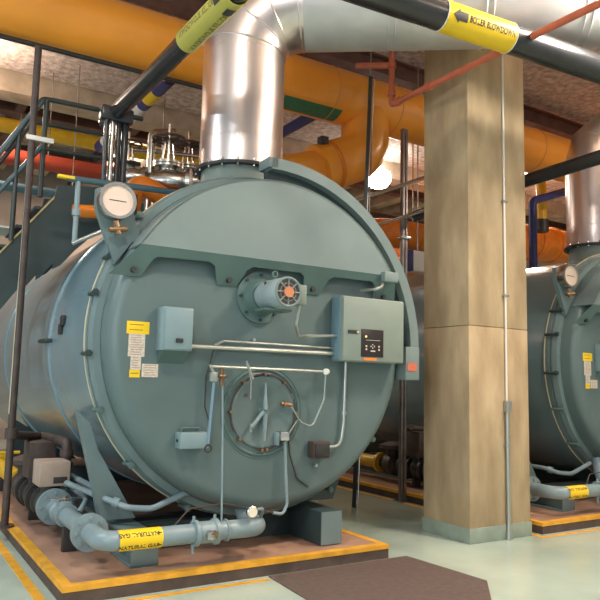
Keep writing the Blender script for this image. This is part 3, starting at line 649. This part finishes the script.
yp_ = thing('yellow_upright_pipe', 'short yellow upright pipe right of the column above the orange tank pipe', 'pipe', (8.1, 3.6, 4.7))
MB().tube([(8.20, 3.6, 4.95), (8.20, 3.6, 7.2)], .10, 20).build('pipe', YELLOW, yp_); MB().cyl((8.20, 3.6, 4.70), (8.20, 3.6, 4.95), .13, 16).build('coupling', DARK, yp_)
to = pipe('orange_pipe', 'orange pipe section seen between the column and the right stack', 'pipe', [(7.4, 9.5, 4.62), (7.4, 4.2, 4.62), (12, 4.2, 4.70)], .36, ORANGED, .5, 32)
for x in (8.6, 9.2): MB().torus((x, 4.2, 4.65), (1, 0, 0), .365, .03, rs=8).build('pipe_ring', ORANGED, to)
pipe('orange_pipe', 'orange pipe seen low between the boiler ring and the column', 'pipe', [(3.85, 9.0, 4.08), (3.85, 3.4, 4.08), (6.6, 3.4, 4.12), (6.6, 9.0, 4.12)], .24, ORANGED, .35, 32)
pipe('dark_branch_pipe', 'dark pipe above the right gauge joining the right boiler', 'pipe', [(4.1, 1.6, 3.62), (5.3, 1.9, 3.95)], .05, TEALD)
# steel pipes feeding the gauge
def gauge_line(ox, lab, m_=BLUERAIL):
    t = thing('sensing_pipe', lab, 'pipe', (ox-1.5, 1.4, 2.9))
    MB().tube(fillet([(ox-1.57, 1.42, 3.50), (ox+.30, 1.42, 3.58)], .03), .033, 12).build('pipe', m_, t)
    MB().tube([(ox-1.46, 1.42, 3.50), (ox-1.46, 1.42, 2.86)], .026, 12).build('drop_pipe', PIPEG, t)
    MB().tube([(ox-1.48, 1.42, 2.86), (ox-1.16, 1.35, 3.04)], .022, 12).build('impulse_pipe', CONDUIT, t)
    MB().cyl((ox-1.46, 1.42, 3.14), (ox-1.46, 1.42, 3.20), .042, 12).build('union', PIPEG, t)
    MB().box((ox-1.66, 1.38, 3.49), (ox-1.5, 1.44, 3.52), .004).build('yellow_handle', YLAB, t)
gauge_line(0, 'teal pipe with upright drop beside the left boiler gauge')
# valve cluster above the left boiler
def steam_valve(x, y, z, s, label, orange=False, rot=0):
    t = thing('steam_valve', label, 'valve', (x, y, z), 'valves on top of the left boiler')
    m = MB().lathe((x, y, z), (1, -.6, 0), [(-.3*s, .17*s), (-.25*s, .17*s), (-.24*s, .10*s), (0, .17*s), (.24*s, .10*s), (.25*s, .17*s), (.3*s, .17*s)], 24)
    m.build('valve_body', STEEL, t)
    m = MB().cyl((x, y, z), (x, y, z+.2*s), .11*s, 20).lathe((x, y, z+.16*s), (0, 0, 1), [(0, .2*s), (.03*s, .2*s), (.035*s, .185*s), (.04*s, .2*s), (.07*s, .2*s), (.08*s, .08*s)], 24).build('bonnet', STEEL, t)
    MB().cyl((x-.09*s, y, z+.2*s), (x-.05*s, y, z+.5*s), .018*s, 8).cyl((x+.09*s, y, z+.2*s), (x+.05*s, y, z+.5*s), .018*s, 8).cyl((x, y, z+.2*s), (x, y, z+.75*s), .02*s, 8).build('yoke', STEEL, t)
    w_ = MB().torus((x, y, z+.55*s), (0, 0, 1), .2*s, .018*s, seg=28, rs=8)
    for a in (0, 60, 120): w_.cyl((x-.2*s*cos(R(a)), y-.2*s*sin(R(a)), z+.55*s), (x+.2*s*cos(R(a)), y+.2*s*sin(R(a)), z+.55*s), .012*s, 6)
    w_.build('handwheel', BROWN, t)
    MB().cyl((x, y, 3.40), (x, y, z), .09*s, 16).build('riser_pipe', STEEL, t)
steam_valve(.08, 3.12, 4.18, 1.05, 'steel steam valve with handwheel directly left of the stack')
steam_valve(-.28, 3.7, 4.32, .85, 'small steam valve with handwheel nearest the dark railing posts')
steam_valve(.62, 3.75, 4.42, 1.0, 'steel valve half hidden behind the stack')
t = thing('relief_elbow', 'silver upright relief pipe between the two handwheels', 'pipe', (-.1, 2.4, 3.5)); MB().tube(fillet([(-.08, 3.35, 3.4), (-.08, 3.35, 4.88), (.25, 3.4, 4.98)], .1), .055, 16).build('pipe', STEEL, t)
t = pipe('orange_pipe', 'orange elbow pipe just right of the left boiler gauge', 'pipe', [(.15, 3.0, 3.86), (-.40, 2.95, 4.06), (-.40, 3.3, 3.4)], .13, ORANGED, .15)
t = pipe('orange_pipe', 'small orange pipe end peeking out behind the left gauge', 'pipe', [(-1.38, 1.9, 3.30), (-1.0, 1.9, 3.34)], .07, ORANGED, .1)
pipe('relief_drain', 'bright thin pipe crossing behind the valve handwheels', 'pipe', [(-.5, 3.8, 4.72), (.9, 3.6, 4.80)], .03, STEEL, .1)

# ------------------------------------------------------------------ catwalk and ladder over the boiler
LY0, LY1 = 2.15, 2.85
cw = thing('catwalk_ladder', 'dark steel stair and platform over the left boiler shell', 'stairs', (-2.3, LY0, 2.3))
sA, sB = V((-2.55, 0, 2.10)), V((-1.53, 0, 3.46)); sd = (sB-sA)
def stringer(y):
    m = MB(); poly = [(sA.x, sA.z), (sB.x, sB.z), (-1.50, 3.62), (-.80, 3.70), (-.80, 3.34)]
    low = [(-1.02, 3.20), (-1.28, 2.93), (-1.42, 2.75), (-1.50, 2.70), (-1.50, 2.76), (-1.62, 2.60), (-1.66, 2.57), (-1.66, 2.62), (-1.78, 2.48), (-1.80, 2.44), (-1.80, 2.50), (-2.0, 2.2), (-2.35, 1.9)]
    return m.prism(poly+low, 1, y, y+.02)
stringer(LY0).build('stringer', TEALD, cw); stringer(LY1).build('stringer', TEALD, cw)
MB().add([V((sA.x, LY0-.02, sA.z)), V((sB.x, LY0-.02, sB.z)), V((sB.x, LY0+.01, sB.z)), V((sA.x, LY0+.01, sA.z)), V((sA.x, LY0-.02, sA.z+.03)), V((sB.x, LY0-.02, sB.z+.03)), V((sB.x, LY0+.01, sB.z+.03)), V((sA.x, LY0+.01, sA.z+.03))],
         [(0, 1, 2, 3), (4, 5, 6, 7), (0, 1, 5, 4), (1, 2, 6, 5), (2, 3, 7, 6), (3, 0, 4, 7)]).build('stringer_edge', mat('yellow_edge_highlight', (190, 172, 120), .5, noise=.3, scale=10), cw)  # yellowish strip painted as the highlight along the stringer
m = MB()
for k in range(6):
    c = sA+sd*((k+.5)/6); m.box((c.x-.10, LY0+.02, c.z-.015), (c.x+.10, LY1, c.z+.015))
    m.build('tread', TEALD, cw); m = MB()
MB().box((-1.52, LY0+.02, 3.48), (-.62, LY1, 3.52)).build('platform_deck', DARK, cw)
MB().box((-.80, LY0, 3.36), (-.62, LY0+.02, 3.66)).build('toe_plate', TEALD, cw)
# railing
m = MB()
px = [-1.68, -.86]
for x in px: m = MB().tube([(x, LY0-.03, 3.45), (x, LY0-.03, 4.52)], .028, 12); m.build('rail_post', RAIL, cw)
MB().tube(fillet([(-2.05, LY0-.03, 3.88), (-1.72, LY0-.03, 4.52), (-1.60, LY0-.03, 4.53), (-.62, LY0-.03, 4.55)], .06), .028, 12).build('top_rail', RAIL, cw)
MB().tube([(-1.68, LY0-.03, 3.98), (-.62, LY0-.03, 4.01)], .024, 12).build('mid_rail', RAIL, cw)
MB().tube(fillet([(-2.13, LY0-.03, 2.75), (-2.13, LY0-.03, 3.80), (-1.72, LY0-.03, 4.50)], .06), .028, 12).build('stair_rail', BLUERAIL, cw)
MB().tube([(-2.30, LY0-.03, 3.12), (-1.68, LY0-.03, 4.02)], .024, 12).build('stair_mid_rail', BLUERAIL, cw)
MB().tube([(-1.93, LY0-.03, 2.95), (-1.93, LY0-.03, 4.15)], .026, 12).build('rail_post', RAIL, cw)
MB().tube([(-2.05, LY1+.03, 3.88), (-1.68, LY1+.03, 4.52), (-.62, LY1+.03, 4.55)], .026, 12).build('top_rail', RAIL, cw)
MB().box((-2.02, LY0+.2, 3.12), (-1.62, LY1, 3.14)).build('platform_step', WHITE, cw)

# ------------------------------------------------------------------ lamps
for i, (p, e, c) in enumerate(LAMPS):
    t = thing('high_bay_lamp', ['round high bay lamp above the column', 'round high bay lamp above the camera', 'round high bay lamp left of the stair', 'round high bay lamp over the right boiler', 'round high bay lamp behind the ladder',
        'round high bay lamp deep behind the right stack', 'round high bay lamp near the back wall', 'round high bay lamp at the near left', 'round high bay lamp over the near floor'][i], 'lamp', (p[0], p[1], p[2]), 'high bay lamps')
    x, y, z = p
    if i == 0: MB().lathe((x, y, z-.30), (0, 0, 1), [(0, .05), (.04, .12), (.12, .15), (.22, .12)], 24).build('glass_bulb', emis('bulb_glass', (255, 246, 230), 8), t)
    MB().lathe((x, y, z), (0, 0, 1), [(0, .33), (.02, .33), (.16, .20), (.22, .12), (.40, .10), (.42, .02)], 28, False).build('reflector', STEEL, t)
    MB().cyl((x, y, z+.42), (x, y, 7.2), .012, 8).build('rod', DARK, t)
t = thing('globe_lamp', 'glowing globe lamp hanging between the orange elbow and the post', 'lamp', (5.94, 6, 6.0), 'high bay lamps')
MB().lathe((5.90, 6, 5.85), (0, 0, 1), [(-.08, .08), (-.03, .20), (.08, .27), (.25, .26), (.38, .10)], 24).build('globe', emis('lamp_globe', (255, 250, 240), 22), t)
MB().cyl((5.90, 6, 6.21), (5.90, 6, 6.56), .03, 10).build('stem', DARK, t)
t = thing('white_cabinet', 'small white box hanging between the left boiler ring and the column', 'box', (4.4, 3.0, 3.4))
MB().box((4.22, 2.95, 3.40), (4.56, 3.15, 3.74), .01).build('case', WHITE, t)
MB().cyl((4.40, 3.05, 3.72), (4.40, 3.05, 6.9), .012, 8).build('rod', STEEL, t)
MB().box((4.20, 2.945, 3.40), (4.225, 3.16, 3.75), .004).build('edge_trim', BLUEP, t)
# rods that hang the overhead pipes
def rods(label, pts, r=.01):
    for i, (x, y, z0, z1) in enumerate(pts):
        o = MB().cyl((x, y, z0), (x, y, z1), r, 8).build('hanger_rod', STEEL); tag(o, label[i], 'hanger')
rods(['thin hanger rod of the yellow pipe at the far left', 'thin hanger rod of the red-orange pipe behind the ladder', 'thin hanger rod holding the orange main near the stack', 'thin hanger rod of the drain pipe behind the valves', 'thin hanger rod of the grey-teal pipe', 'thin hanger rod of the low orange pipe left of the column', 'thin hanger rod of the orange pipe right of the column'],
     [(-1.2, 7, 5.95, 7.2), (-.9, 6, 5.1, 6.6), (1.3, 2.5, 6.05, 7.2), (.2, 3.7, 4.74, 7.2), (-.6, 5.5, 4.4, 6.6), (4.6, 3.4, 4.3, 7.2), (9.9, 4.2, 5.0, 7.2)])
